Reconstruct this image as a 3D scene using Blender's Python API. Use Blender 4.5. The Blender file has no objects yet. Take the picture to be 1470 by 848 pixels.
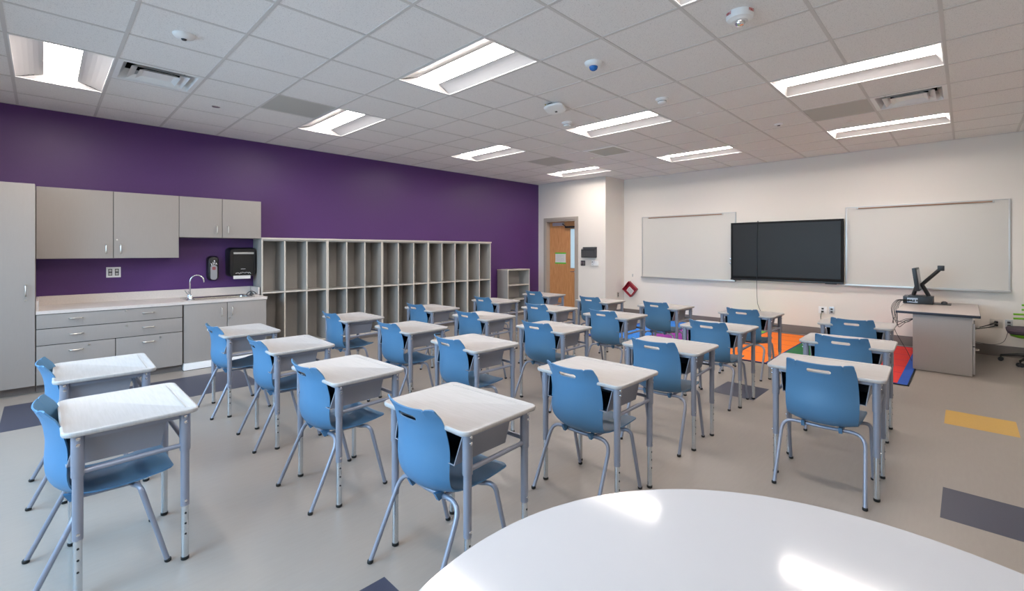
import bpy, bmesh, math, random
from mathutils import Vector, Matrix
random.seed(7)
SC = bpy.context.scene
COL = SC.collection
PI = math.pi
R = math.radians

# ------------------------------------------------------------------ materials
def srgb(r, g, b):
    f = lambda c: (c/255)/12.92 if c/255 <= .04045 else ((c/255+.055)/1.055)**2.4
    return (f(r), f(g), f(b), 1)

def mat(name, col, rough=.5, metal=0, spec=.5, bump=None, noise=None, emit=None, coat=0, stretch=None):
    """bump=(scale, strength); noise=(scale, amount) mottles the colour; stretch = xyz scale of the pattern"""
    m = bpy.data.materials.new(name); m.use_nodes = True
    nt = m.node_tree; b = nt.nodes['Principled BSDF']
    b.inputs['Base Color'].default_value = col
    b.inputs['Roughness'].default_value = rough
    b.inputs['Metallic'].default_value = metal
    b.inputs['Specular IOR Level'].default_value = spec
    if coat: b.inputs['Coat Weight'].default_value = coat
    if emit:
        b.inputs['Emission Color'].default_value = emit[0]; b.inputs['Emission Strength'].default_value = emit[1]
    tc = None
    def coords():
        nonlocal tc
        if tc is None:
            t = nt.nodes.new('ShaderNodeTexCoord'); mp = nt.nodes.new('ShaderNodeMapping')
            nt.links.new(t.outputs['Object'], mp.inputs['Vector'])
            if stretch: mp.inputs['Scale'].default_value = stretch
            tc = mp.outputs['Vector']
        return tc
    if noise:
        n = nt.nodes.new('ShaderNodeTexNoise'); n.inputs['Scale'].default_value = noise[0]; n.inputs['Detail'].default_value = 4
        nt.links.new(coords(), n.inputs['Vector'])
        mx = nt.nodes.new('ShaderNodeMix'); mx.data_type = 'RGBA'
        a = noise[1]
        mx.inputs[6].default_value = tuple(c*(1-a) for c in col[:3])+(1,)
        mx.inputs[7].default_value = tuple(min(1, c*(1+a)) for c in col[:3])+(1,)
        nt.links.new(n.outputs['Fac'], mx.inputs[0]); nt.links.new(mx.outputs[2], b.inputs['Base Color'])
    if bump:
        n2 = nt.nodes.new('ShaderNodeTexNoise'); n2.inputs['Scale'].default_value = bump[0]; n2.inputs['Detail'].default_value = 3
        nt.links.new(coords(), n2.inputs['Vector'])
        bp = nt.nodes.new('ShaderNodeBump'); bp.inputs['Strength'].default_value = bump[1]; bp.inputs['Distance'].default_value = .002
        nt.links.new(n2.outputs['Fac'], bp.inputs['Height']); nt.links.new(bp.outputs['Normal'], b.inputs['Normal'])
    return m

M = {}
M['purple'] = mat('purple_paint', srgb(84, 48, 110), .42, bump=(220, .25), noise=(60, .05), spec=.5)
M['white_wall'] = mat('white_paint', srgb(236, 229, 220), .55, bump=(200, .15))
M['grid'] = mat('ceiling_grid', srgb(216, 213, 210), .5)  # grey of the bars, with their shadow taken into the colour
M['floor'] = mat('floor_vinyl', srgb(151, 143, 135), .34, noise=(9, .06), bump=(30, .05), spec=.45, stretch=(1, 6, 1))
M['floor_navy'] = mat('floor_vinyl_navy', srgb(58, 61, 78), .38, noise=(60, .1))
M['floor_yellow'] = mat('floor_vinyl_yellow', srgb(200, 160, 76), .38, noise=(60, .08))
M['baseboard'] = mat('rubber_base', srgb(124, 117, 114), .45)
M['laminate'] = mat('grey_laminate', srgb(158, 152, 147), .45, noise=(120, .03), stretch=(1, 1, .1))
M['laminate_in'] = mat('grey_laminate_inside', srgb(166, 163, 158), .55, noise=(90, .04), stretch=(6, 6, .3))
M['laminate_edge'] = mat('pale_edge_band', srgb(206, 200, 190), .45)
M['gap_shade'] = mat('painted_gap_shade', srgb(40, 38, 38), .8)  # near-black painted in as the shade between doors and drawers
M['counter'] = mat('speckled_counter', srgb(214, 206, 200), .35, noise=(70, .1))
M['steel'] = mat('stainless', srgb(190, 188, 184), .25, metal=1)
M['chrome'] = mat('chrome', srgb(225, 226, 228), .12, metal=1)
M['nickel'] = mat('brushed_nickel', srgb(216, 212, 206), .28, metal=1)
M['zinc'] = mat('zinc_tube', srgb(205, 210, 214), .26, metal=.85)
M['blue'] = mat('blue_plastic', srgb(76, 122, 158), .45, bump=(400, .12))
M['leg'] = mat('grey_powdercoat', srgb(146, 151, 165), .35, metal=.35)
M['boxgrey'] = mat('grey_sheet_metal', srgb(144, 146, 155), .42, metal=.15)
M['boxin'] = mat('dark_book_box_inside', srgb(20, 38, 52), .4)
M['rubber'] = mat('black_rubber', srgb(22, 24, 24), .6)
M['tabletop'] = mat('white_table_laminate', srgb(190, 192, 196), .09, spec=.5)
M['table_edge'] = mat('white_table_edge', srgb(224, 224, 216), .3)
M['black'] = mat('black_plastic', srgb(24, 24, 26), .35)
M['screen'] = mat('screen_glass', srgb(30, 30, 30), .4, spec=.35)
M['bezel'] = mat('matte_black_bezel', srgb(18, 18, 20), .6, spec=.25)
M['darkgrey'] = mat('dark_grey_plastic', srgb(60, 60, 62), .45)
M['board'] = mat('whiteboard_enamel', srgb(214, 211, 204), .42, spec=.5)
M['alu'] = mat('aluminium_trim', srgb(196, 196, 194), .35, metal=.6)
M['cork'] = mat('cork_strip', srgb(164, 128, 104), .8, noise=(120, .2))
M['white_plastic'] = mat('white_plastic', srgb(244, 244, 243), .35)
M['bluedome'] = mat('blue_sensor_lens', srgb(24, 110, 190), .2)
M['frame'] = mat('taupe_door_frame', srgb(178, 168, 157), .45)
M['green_tape'] = mat('green_tape', srgb(96, 200, 60), .5)
M['paper'] = mat('paper', srgb(228, 226, 224), .7, noise=(40, .04))
M['ink'] = mat('printed_ink', srgb(120, 120, 124), .7)
M['red'] = mat('red_plastic', srgb(158, 26, 46), .35)
M['badge'] = mat('dull_red_badge', srgb(150, 84, 88), .4)
M['redtext'] = mat('red_lettering', srgb(200, 50, 50), .5)
M['lime'] = mat('lime_plastic', srgb(120, 190, 40), .4)
M['seatcloth'] = mat('plum_grey_fabric', srgb(78, 66, 76), .85, bump=(300, .4))
M['desktop_lam'] = mat('beige_laminate', srgb(190, 178, 172), .35, noise=(60, .05))
M['navy_edge'] = mat('dark_edge_band', srgb(34, 38, 52), .4)
M['troffer'] = mat('white_reflector', srgb(232, 229, 228), .4)
M['lamp'] = mat('led_lens', (1, 1, 1, 1), .4, emit=((1, .90, .83, 1), 28))
M['void'] = mat('dark_duct', srgb(20, 20, 22), .8)
M['return'] = mat('perforated_return_panel', srgb(196, 196, 190), .6, noise=(300, .12))
M['pane_glow'] = mat('glowing_door_glass', srgb(150, 175, 190), .2, emit=(srgb(185, 208, 222), .55))  # glow put into the glass for the bright corridor beyond
M['copperwire'] = mat('yellow_wire', srgb(200, 170, 50), .5)
M['disp_smoke'] = mat('smoked_plastic', srgb(30, 30, 30), .22)
M['silver'] = mat('silver_plastic', srgb(170, 172, 178), .3, metal=.5)
M['mesh_black'] = mat('black_wire_mesh', srgb(92, 92, 94), .5, metal=.3)
M['rug_red'] = mat('rug_red', srgb(214, 52, 46), .95, bump=(500, .5), noise=(200, .12))
M['rug_blue'] = mat('rug_blue', srgb(38, 84, 176), .95, bump=(500, .5))
M['rug_navy'] = mat('rug_navy', srgb(34, 44, 120), .95, bump=(500, .5))
M['rug_sky'] = mat('rug_sky', srgb(46, 130, 222), .95, bump=(500, .5), noise=(200, .1))
M['rug_orange'] = mat('rug_orange', srgb(250, 126, 34), .95, bump=(500, .5), noise=(200, .1))
M['rug_dgreen'] = mat('rug_green', srgb(38, 112, 66), .95, bump=(500, .5), noise=(200, .1))
M['rug_lgreen'] = mat('rug_lime', srgb(132, 200, 70), .95, bump=(500, .5))
M['rug_purple'] = mat('rug_purple', srgb(146, 56, 158), .95, bump=(500, .5))
M['rug_black'] = mat('rug_binding', srgb(22, 22, 28), .95)
M['glass'] = mat('window_glass', (1, 1, 1, 1), 0.0)
_n = M['glass'].node_tree; _t = _n.nodes.new('ShaderNodeBsdfTransparent'); _gl = _n.nodes.new('ShaderNodeBsdfGlossy'); _gl.inputs['Roughness'].default_value = .02
_mx = _n.nodes.new('ShaderNodeMixShader'); _mx.inputs[0].default_value = .06; _n.links.new(_t.outputs[0], _mx.inputs[1]); _n.links.new(_gl.outputs[0], _mx.inputs[2]); _n.links.new(_mx.outputs[0], _n.nodes['Material Output'].inputs['Surface'])
M['gravel'] = mat('outdoor_ground', srgb(150, 152, 140), .9, noise=(3, .1))

def tile_mat():
    m = mat('acoustic_tile', srgb(244, 242, 240), .8, spec=.2)
    nt = m.node_tree; b = nt.nodes['Principled BSDF']
    tc = nt.nodes.new('ShaderNodeTexCoord')
    v = nt.nodes.new('ShaderNodeTexNoise'); v.inputs['Scale'].default_value = 170; v.inputs['Detail'].default_value = 2
    nt.links.new(tc.outputs['Object'], v.inputs['Vector'])
    cr = nt.nodes.new('ShaderNodeValToRGB')
    cr.color_ramp.elements[0].position = .30; cr.color_ramp.elements[0].color = srgb(210, 208, 207)
    cr.color_ramp.elements[1].position = .42; cr.color_ramp.elements[1].color = srgb(244, 242, 240)
    nt.links.new(v.outputs['Fac'], cr.inputs['Fac']); nt.links.new(cr.outputs['Color'], b.inputs['Base Color'])
    bp = nt.nodes.new('ShaderNodeBump'); bp.inputs['Strength'].default_value = .4; bp.inputs['Distance'].default_value = .002
    nt.links.new(v.outputs['Fac'], bp.inputs['Height']); nt.links.new(bp.outputs['Normal'], b.inputs['Normal'])
    return m
M['tile'] = tile_mat()

def wood_mat(name, c1, c2, scale, stretch, rough=.4):
    m = mat(name, c1, rough); nt = m.node_tree; b = nt.nodes['Principled BSDF']
    tc = nt.nodes.new('ShaderNodeTexCoord'); mp = nt.nodes.new('ShaderNodeMapping'); mp.inputs['Scale'].default_value = stretch
    n = nt.nodes.new('ShaderNodeTexNoise'); n.inputs['Scale'].default_value = scale; n.inputs['Detail'].default_value = 6; n.inputs['Distortion'].default_value = .6
    cr = nt.nodes.new('ShaderNodeValToRGB'); cr.color_ramp.elements[0].position = .35; cr.color_ramp.elements[1].position = .65
    cr.color_ramp.elements[0].color = c1; cr.color_ramp.elements[1].color = c2
    nt.links.new(tc.outputs['Object'], mp.inputs['Vector']); nt.links.new(mp.outputs['Vector'], n.inputs['Vector'])
    nt.links.new(n.outputs['Fac'], cr.inputs['Fac']); nt.links.new(cr.outputs['Color'], b.inputs['Base Color'])
    return m
M['oak'] = wood_mat('oak_veneer', srgb(196, 134, 84), srgb(216, 158, 106), 9, (1, 8, .5), .35)
M['desktop'] = wood_mat('pale_woodgrain_desktop', srgb(168, 165, 162), srgb(176, 173, 171), 11, (9, .5, 1), .45)

# ------------------------------------------------------------------ mesh helpers
class MB:
    """collects shapes into one mesh; each shape takes a material slot"""
    def __init__(s): s.bm = bmesh.new(); s.mats = []
    def slot(s, m):
        if m not in s.mats: s.mats.append(m)
        return s.mats.index(m)
    def _fin(s, faces, m):
        k = s.slot(m)
        for f in faces: f.material_index = k
    def box(s, x0, x1, y0, y1, z0, z1, m, bev=0, mtx=None):
        x0, x1 = min(x0, x1), max(x0, x1); y0, y1 = min(y0, y1), max(y0, y1); z0, z1 = min(z0, z1), max(z0, z1)
        vs = [s.bm.verts.new((x, y, z)) for x in (x0, x1) for y in (y0, y1) for z in (z0, z1)]
        q = [(0, 1, 3, 2), (4, 6, 7, 5), (0, 4, 5, 1), (2, 3, 7, 6), (0, 2, 6, 4), (1, 5, 7, 3)]
        fs = [s.bm.faces.new([vs[i] for i in f]) for f in q]
        s._fin(fs, m)
        if bev:
            es = list({e for f in fs for e in f.edges})
            r = bmesh.ops.bevel(s.bm, geom=es, offset=bev, segments=2, affect='EDGES', profile=.7)
            s._fin(r['faces'], m)
            vs = list({v for f in r['faces'] for v in f.verts} | {v for v in vs if v.is_valid})
        if mtx is not None: bmesh.ops.transform(s.bm, matrix=mtx, verts=[v for v in vs if v.is_valid])
        return s
    def tube(s, pts, r, m, seg=10, caps=True, close=False):
        pts = [Vector(p) for p in pts]; n = len(pts)
        rr = r if isinstance(r, (list, tuple)) else [r]*n
        rings = []; up = None
        for i, p in enumerate(pts):
            if close: t = (pts[(i+1) % n]-pts[i-1]).normalized()
            elif i == 0: t = (pts[1]-p).normalized()
            elif i == n-1: t = (p-pts[i-1]).normalized()
            else: t = ((pts[i+1]-p).normalized()+(p-pts[i-1]).normalized()).normalized()
            if up is None:
                up = Vector((0, 0, 1)) if abs(t.z) < .9 else Vector((1, 0, 0))
            a = up-t*up.dot(t)
            if a.length < 1e-5: a = t.orthogonal()
            a.normalize(); b = t.cross(a); up = a
            rings.append([s.bm.verts.new(p+(a*math.cos(2*PI*k/seg)+b*math.sin(2*PI*k/seg))*rr[i]) for k in range(seg)])
        fs = []
        for i in range(n if close else n-1):
            A, B = rings[i], rings[(i+1) % n]
            for k in range(seg): fs.append(s.bm.faces.new((A[k], A[(k+1) % seg], B[(k+1) % seg], B[k])))
        if caps and not close:
            fs.append(s.bm.faces.new(rings[0][::-1])); fs.append(s.bm.faces.new(rings[-1]))
        s._fin(fs, m); return s
    def lathe(s, c, prof, m, seg=20, axis='z'):
        """prof = [(radius, height)...] around axis through c"""
        c = Vector(c); rings = []
        for (r, h) in prof:
            ring = []
            for k in range(seg):
                a = 2*PI*k/seg; u, v = r*math.cos(a), r*math.sin(a)
                d = {'z': (u, v, h), 'x': (h, u, v), 'y': (v, h, u)}[axis]
                ring.append(s.bm.verts.new(c+Vector(d)))
            rings.append(ring)
        fs = []
        for A, B in zip(rings, rings[1:]):
            for k in range(seg): fs.append(s.bm.faces.new((A[k], A[(k+1) % seg], B[(k+1) % seg], B[k])))
        fs.append(s.bm.faces.new(rings[0][::-1])); fs.append(s.bm.faces.new(rings[-1]))
        s._fin(fs, m); return s
    def poly(s, pts, m, thick=None):
        """flat polygon; thick = Vector to extrude by"""
        vs = [s.bm.verts.new(p) for p in pts]; fs = [s.bm.faces.new(vs)]
        if thick is not None:
            t = Vector(thick); w = [s.bm.verts.new(v.co+t) for v in vs]; fs.append(s.bm.faces.new(w[::-1]))
            n = len(vs)
            for i in range(n): fs.append(s.bm.faces.new((vs[i], w[i], w[(i+1) % n], vs[(i+1) % n])))
        s._fin(fs, m); return s
    def loft(s, loops, m, cap=True):
        rs = [[s.bm.verts.new(p) for p in l] for l in loops]; fs = []
        for A, B in zip(rs, rs[1:]):
            n = len(A)
            for k in range(n): fs.append(s.bm.faces.new((A[k], A[(k+1) % n], B[(k+1) % n], B[k])))
        if cap: fs.append(s.bm.faces.new(rs[0][::-1])); fs.append(s.bm.faces.new(rs[-1]))
        s._fin(fs, m); return s
    def build(s, name, parent=None, smooth=True, loc=None):
        bm = s.bm
        bmesh.ops.recalc_face_normals(bm, faces=bm.faces)
        if smooth:
            for f in bm.faces: f.smooth = True
            for e in bm.edges:
                if len(e.link_faces) != 2 or e.calc_face_angle(0) > R(38): e.smooth = False
        me = bpy.data.meshes.new(name); bm.to_mesh(me); bm.free()
        for m in s.mats: me.materials.append(M[m])
        o = bpy.data.objects.new(name, me); COL.objects.link(o)
        if parent is not None: o.parent = parent
        if loc: o.location = loc
        return o

def tag(o, label, cat, group=None, kind=None):
    o['label'] = label; o['category'] = cat
    if group: o['group'] = group
    if kind: o['kind'] = kind
    return o
def struct(o): o['kind'] = 'structure'; return o
def empty(name, loc=(0, 0, 0), rz=0):
    o = bpy.data.objects.new(name, None); COL.objects.link(o); o.location = loc; o.rotation_euler = (0, 0, rz); o.empty_display_size = .1
    return o
def copy_tree(o, parent=None):
    c = o.copy(); COL.objects.link(c)
    if parent is not None: c.parent = parent
    for ch in list(o.children): copy_tree(ch, c)
    return c
def rrect(hx, hy, r, z, n=6, cx=0, cy=0):
    pts = []
    for (sx, sy, a0) in ((1, 1, 0), (-1, 1, 90), (-1, -1, 180), (1, -1, 270)):
        for k in range(n+1):
            a = R(a0+90*k/n); pts.append((cx+sx*(hx-r)+r*math.cos(a), cy+sy*(hy-r)+r*math.sin(a), z))
    return pts
def text_part(name, body, size, mtx, m, parent, ext=.0006):
    cu = bpy.data.curves.new(name, 'FONT'); cu.body = body; cu.size = size; cu.extrude = ext; cu.align_x = 'CENTER'; cu.align_y = 'CENTER'
    t = bpy.data.objects.new(name+'_tmp', cu); COL.objects.link(t)
    dg = bpy.context.evaluated_depsgraph_get(); me = bpy.data.meshes.new_from_object(t.evaluated_get(dg))
    bpy.data.objects.remove(t); bpy.data.curves.remove(cu)
    me.transform(mtx); me.materials.clear(); me.materials.append(M[m]); me.name = name
    o = bpy.data.objects.new(name, me); COL.objects.link(o); o.parent = parent
    return o
def smooth_path(pts, n=6):
    """Catmull-Rom through pts"""
    P = [Vector(p) for p in pts]; P = [P[0]*2-P[1]]+P+[P[-1]*2-P[-2]]; out = []
    for i in range(1, len(P)-2):
        for k in range(n):
            t = k/n
            out.append(.5*((2*P[i])+(P[i+1]-P[i-1])*t+(2*P[i-1]-5*P[i]+4*P[i+1]-P[i+2])*t*t+(3*P[i]-P[i-1]-3*P[i+1]+P[i+2])*t**3))
    out.append(P[-2]); return out

# ------------------------------------------------------------------ room shell
YW = 7.394       # purple wall
XF = 8.943       # whiteboard wall
XD = 8.219       # door wall
YR = 5.49        # short return between door wall and whiteboard wall
XB, YB = -1.55, -1.9
CZ = 2.996
T0x, T0y, TS = .4196, 4.3863, .6096
gx = lambda i: T0x+TS*i
gy = lambda j: T0y+TS*j

# floor: one mesh, patches of other colours inlaid
patches = [(-.245, 1.62, 5.44, 6.33, 'floor_navy'), (4.67, 5.16, 1.455, 1.87, 'floor_navy'), (3.31, 3.75, -.35, .10, 'floor_navy'),
           (5.14, 5.59, -.30, .13, 'floor_yellow'), (.58, 1.03, 1.38, 1.83, 'floor_navy')]
xs = sorted({XB, XF}|{p[0] for p in patches}|{p[1] for p in patches}); ys = sorted({YB, YW}|{p[2] for p in patches}|{p[3] for p in patches})
fl = MB(); vg = {}
for i, x in enumerate(xs):
    for j, y in enumerate(ys): vg[i, j] = fl.bm.verts.new((x, y, 0))
for i in range(len(xs)-1):
    for j in range(len(ys)-1):
        cx, cy = (xs[i]+xs[i+1])/2, (ys[j]+ys[j+1])/2; m = 'floor'
        for p in patches:
            if p[0] < cx < p[1] and p[2] < cy < p[3]: m = p[4]
        f = fl.bm.faces.new((vg[i, j], vg[i+1, j], vg[i+1, j+1], vg[i, j+1])); fl._fin([f], m)
struct(fl.build('floor', smooth=False))
o = MB().box(XB-.15, XF+.15, YB-.15, YW+.15, -.12, -.002, 'floor').build('floor_slab'); struct(o)

struct(MB().box(XB-.15, XD+.02, YW, YW+.15, 0, CZ+.3, 'purple').build('wall_left'))
struct(MB().box(XF, XF+.15, YB-.15, YR+.5, 0, CZ+.3, 'white_wall').build('wall_front'))
struct(MB().box(XD+.15, XF, YR, YR+.15, 0, CZ+.3, 'white_wall').build('wall_return'))
# door wall with opening y 6.27..7.17, z 0..2.15
DY0, DY1, DZ = 6.255, 7.165, 2.135
w = MB()
w.box(XD, XD+.15, YR, DY0, 0, CZ+.3, 'white_wall').box(XD, XD+.15, DY1, YW+.15, 0, CZ+.3, 'white_wall').box(XD, XD+.15, DY0, DY1, DZ, CZ+.3, 'white_wall')
struct(w.build('wall_door'))
struct(MB().box(XB-.15, XF+.15, YB-.15, YB, 0, CZ+.3, 'white_wall').build('wall_right'))
# back wall (behind the camera) with three windows that let the daylight in
wins = [(.9, 3.1), (3.5, 5.7)]; WZ0, WZ1 = .85, 2.6
w = MB(); prev = YB-.15
for (a, b) in wins:
    w.box(XB-.15, XB, prev, a, 0, CZ+.3, 'white_wall'); w.box(XB-.15, XB, a, b, 0, WZ0, 'white_wall'); w.box(XB-.15, XB, a, b, WZ1, CZ+.3, 'white_wall'); prev = b
w.box(XB-.15, XB, prev, YW+.15, 0, CZ+.3, 'white_wall')
struct(w.build('wall_back'))
for k, (a, b) in enumerate(wins):
    f = MB(); t = .05
    f.box(XB-.12, XB-.05, a, a+t, WZ0, WZ1, 'alu').box(XB-.12, XB-.05, b-t, b, WZ0, WZ1, 'alu').box(XB-.12, XB-.05, a, b, WZ0, WZ0+t, 'alu').box(XB-.12, XB-.05, a, b, WZ1-t, WZ1, 'alu').box(XB-.11, XB-.06, (a+b)/2-.02, (a+b)/2+.02, WZ0, WZ1, 'alu')
    fr = struct(f.build('window_%d' % (k+1)))
    MB().box(XB-.09, XB-.085, a+t, b-t, WZ0+t, WZ1-t, 'glass').build('pane', fr)

# baseboards
def bb(name, x0, x1, y0, y1): struct(MB().box(x0, x1, y0, y1, 0, .145, 'baseboard', .003).build(name))
bb('baseboard_front', XF-.012, XF, YB, YR)
bb('baseboard_return', XD, XF-.012, YR-.012, YR)
bb('baseboard_door', XD-.012, XD, YR-.012, DY0-.05)
bb('baseboard_corner', XD-.012, XD, DY1+.05, YW)
bb('baseboard_left', 7.56, XD-.012, YW-.012, YW)

# ceiling: tiles, recessed cells left open
lights = [(-1, 1), (3, 1), (7, 1), (11, 1), (-1, -3), (3, -3), (7, -3), (11, -3), (-1, -7), (3, -7), (7, -7), (11, -7)]
open_cells = set()
for (i, j) in lights: open_cells |= {(i, j), (i, j+1)}
open_cells |= {(0, 1), (9, -7)}
I0, I1, J0, J1 = -4, 14, -11, 5
def clampx(v): return max(XB, min(XF, v))
def clampy(v): return max(YB, min(YW, v))
c = MB(); vc = {}
def V(x, y):
    k = (round(x, 4), round(y, 4))
    if k not in vc: vc[k] = c.bm.verts.new((x, y, CZ))
    return vc[k]
for i in range(I0, I1+1):
    for j in range(J0, J1+1):
        x0, x1, y0, y1 = clampx(gx(i)), clampx(gx(i+1)), clampy(gy(j)), clampy(gy(j+1))
        if x1-x0 < .002 or y1-y0 < .002 or (i, j) in open_cells: continue
        f = c.bm.faces.new((V(x0, y0), V(x0, y1), V(x1, y1), V(x1, y0)))
        c._fin([f], 'return' if (i, j) in ((2, 1), (9, -6), (9, 1)) else 'tile')
ceil = struct(c.build('ceiling', smooth=False))
g = MB(); hw = .0115
inner = set()
for (i, j) in lights: inner.add((i, j+1))
for i in range(I0, I1+2):
    x = gx(i)
    if XB+.02 < x < XF-.02: g.box(x-hw, x+hw, YB, YW, CZ-.003, CZ+.002, 'grid')
for j in range(J0, J1+2):
    y = gy(j)
    if not (YB+.02 < y < YW-.02): continue
    for i in range(I0, I1+1):
        if (i, j) in inner: continue
        x0, x1 = clampx(gx(i)), clampx(gx(i+1))
        if x1-x0 > .03: g.box(x0+hw, x1-hw, y-hw, y+hw, CZ-.003, CZ+.002, 'grid')
# wall angle
g.box(XB, XD, YW-.022, YW, CZ-.003, CZ+.002, 'grid').box(XF-.022, XF, YB, YR, CZ-.003, CZ+.002, 'grid').box(XD-.022, XD, YR, YW, CZ-.003, CZ+.002, 'grid').box(XD, XF, YR-.022, YR, CZ-.003, CZ+.002, 'grid')
g.build('ceiling_grid', ceil, smooth=False)
MB().box(XB-.15, XF+.15, YB-.15, YW+.15, CZ+.26, CZ+.3, 'void').build('ceiling_deck', ceil)

# ------------------------------------------------------------------ ceiling lights
def make_light():
    root = empty('ceiling_light')
    L, W, h = 1.2192-.024, .6096-.024, .05; s = .11
    m = MB()
    def quad(a, b, c_, d): m.poly([a, b, c_, d], 'troffer')
    X, Y = W/2, L/2
    n = 6
    for sx in (-1, 1):                       # curved side reflectors
        prev = (X, 0)
        for k in range(1, n+1):
            t = k/n; cur = (X-(X-s)*t, h*math.sin(t*PI/2))
            quad((sx*prev[0], -Y, prev[1]), (sx*prev[0], Y, prev[1]), (sx*cur[0], Y-.03*t, cur[1]), (sx*cur[0], -Y+.03*t, cur[1])); prev = cur
    for sy in (-1, 1):                       # sloped ends
        m.poly([(-X, sy*Y, 0), (X, sy*Y, 0), (s, sy*(Y-.05), h), (-s, sy*(Y-.05), h)], 'troffer')
    m.box(-X, X, -Y, Y, h+.012, h+.03, 'troffer')
    m.build('reflector', root)
    f = MB(); t = .006
    f.box(-X-.003, -X+t, -Y, Y, -.004, .002, 'white_plastic').box(X-t, X+.003, -Y, Y, -.004, .002, 'white_plastic').box(-X, X, -Y-.003, -Y+t, -.004, .002, 'white_plastic').box(-X, X, Y-t, Y+.003, -.004, .002, 'white_plastic')
    f.build('frame', root)
    MB().box(-s, s, -Y+.05, Y-.05, h, h+.01, 'lamp').build('diffuser', root)
    return root
rows_l = {1: 'over the sink and cubby side', -3: 'above the middle of the classroom', -7: 'on the teacher desk side'}
ord_l = {-1: 'rearmost', 3: 'second from the back', 7: 'third from the back', 11: 'last before the far walls'}
lt = make_light(); first = True
for (i, j) in lights:
    o = lt if first else copy_tree(lt); first = False
    o.location = (gx(i+.5), gy(j+1), CZ)
    tag(o, 'recessed ceiling light %s, %s' % (rows_l[j], ord_l[i]), 'ceiling light', 'recessed strip lights in the ceiling')

# supply diffusers
def make_vent():
    root = empty('ceiling_vent'); S = .295
    def ring(name, so, si, zo, zi, m):
        q = MB()
        def P(s, z): return [(-s, -s, z), (s, -s, z), (s, s, z), (-s, s, z)]
        A, B = P(so, zo), P(si, zi)
        for k in range(4): q.poly([A[k], A[(k+1) % 4], B[(k+1) % 4], B[k]], m)
        A2, B2 = P(so-.004, zo+.0025), P(si-.004, zi+.0025)
        for k in range(4): q.poly([A2[k], A2[(k+1) % 4], B2[(k+1) % 4], B2[k]], m)
        for k in range(4): q.poly([A[k], A[(k+1) % 4], A2[(k+1) % 4], A2[k]], m)
        return q.build(name, root)
    f = MB()
    f.box(-S, S, -S, -S+.035, -.004, .003, 'white_plastic').box(-S, S, S-.035, S, -.004, .003, 'white_plastic').box(-S, -S+.035, -S+.035, S-.035, -.004, .003, 'white_plastic').box(S-.035, S, -S+.035, S-.035, -.004, .003, 'white_plastic')
    f.build('frame', root)
    d = MB(); z = .17
    d.box(-S, S, -S, S, z, z+.01, 'void')
    for a in ((-S, -S+.005, -S, S), (S-.005, S, -S, S), (-S, S, -S, -S+.005), (-S, S, S-.005, S)): d.box(a[0], a[1], a[2], a[3], .003, z, 'void')
    d.build('duct', root)
    ring('louver', .262, .215, -.002, .085, 'white_plastic'); ring('louver', .205, .155, -.006, .03, 'white_plastic'); ring('louver', .145, .11, -.008, .014, 'white_plastic')
    MB().poly([(-.108, -.108, .013), (.108, -.108, .013), (.108, .108, .013), (-.108, .108, .013)], 'white_plastic', (0, 0, .003)).build('center_plate', root)
    return root
v = make_vent(); v.location = (gx(.5), gy(1.5), CZ)
tag(v, 'square louvered air vent beside the ceiling light above the grey cabinets', 'vent', 'supply air vents in the ceiling')
v = copy_tree(v); v.location = (gx(9.5), gy(-6.5), CZ)
tag(v, 'square louvered air vent between two ceiling lights near the whiteboards', 'vent', 'supply air vents in the ceiling')
r_ = empty('return_grille', (gx(9.5), gy(-.5), CZ))
f = MB(); S = .295
f.box(-S, S, -S, -S+.05, -.006, -.003, 'white_plastic').box(-S, S, S-.05, S, -.006, -.003, 'white_plastic').box(-S, -S+.05, -S+.05, S-.05, -.006, -.003, 'white_plastic').box(S-.05, S, -S+.05, S-.05, -.006, -.003, 'white_plastic')
f.build('frame', r_)
f = MB().box(-S+.05, S-.05, -S+.05, S-.05, -.005, -.0035, 'return')
for k in range(12): f.box(-S+.05, S-.05, -S+.07+k*.041, -S+.074+k*.041, -.006, -.005, 'return')
f.build('grille', r_)
tag(r_, 'white framed grey return air grille in the ceiling near the door corner', 'vent')

# small ceiling devices
def dev(name, i, j, parts, label, cat, group=None):
    root = empty(name, (gx(i), gy(j), CZ))
    for (pn, prof, m) in parts: MB().lathe((0, 0, 0), [(r, -h) for (r, h) in prof], m, 24).build(pn, root)
    tag(root, label, cat, group); return root
dev('ceiling_sensor', .48, -.44, [('body', [(.07, 0), (.07, .006), (.06, .02), (.035, .032), (.001, .034)], 'white_plastic'), ('lens', [(.018, .033), (.014, .04), (.001, .042)], 'darkgrey')], 'small white domed sensor near the ceiling light over the cabinets', 'sensor')
dev('sprinkler_cover', 1.46, 2.51, [('plate', [(.038, 0), (.038, .004), (.036, .006), (.001, .006)], 'nickel')], 'flat round sprinkler cover above the purple wall end of the ceiling', 'sprinkler')
oc = dev('occupancy_sensor', 4.55, -3.5, [('body', [(.075, 0), (.075, .004), (.068, .022), (.05, .034), (.001, .036)], 'white_plastic'), ('lens', [(.036, .034), (.036, .042), (.03, .056), (.016, .066), (.001, .069)], 'bluedome')], 'round white ceiling sensor with a blue domed lens', 'sensor')
for (i, j, lb) in ((6.63, -1.39, 'white smoke detector beside the tilted wireless access point'), (6.61, -3.46, 'white smoke detector behind the middle ceiling light, away from the access point')):
    dev('smoke_detector', i, j, [('body', [(.066, 0), (.066, .008), (.058, .018), (.045, .02), (.043, .044), (.036, .05), (.001, .052)], 'white_plastic'), ('sensor_slot', [(.0445, .026), (.0445, .031), (.001, .032)], 'darkgrey')], lb, 'smoke detector', 'smoke detectors on the ceiling')
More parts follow.
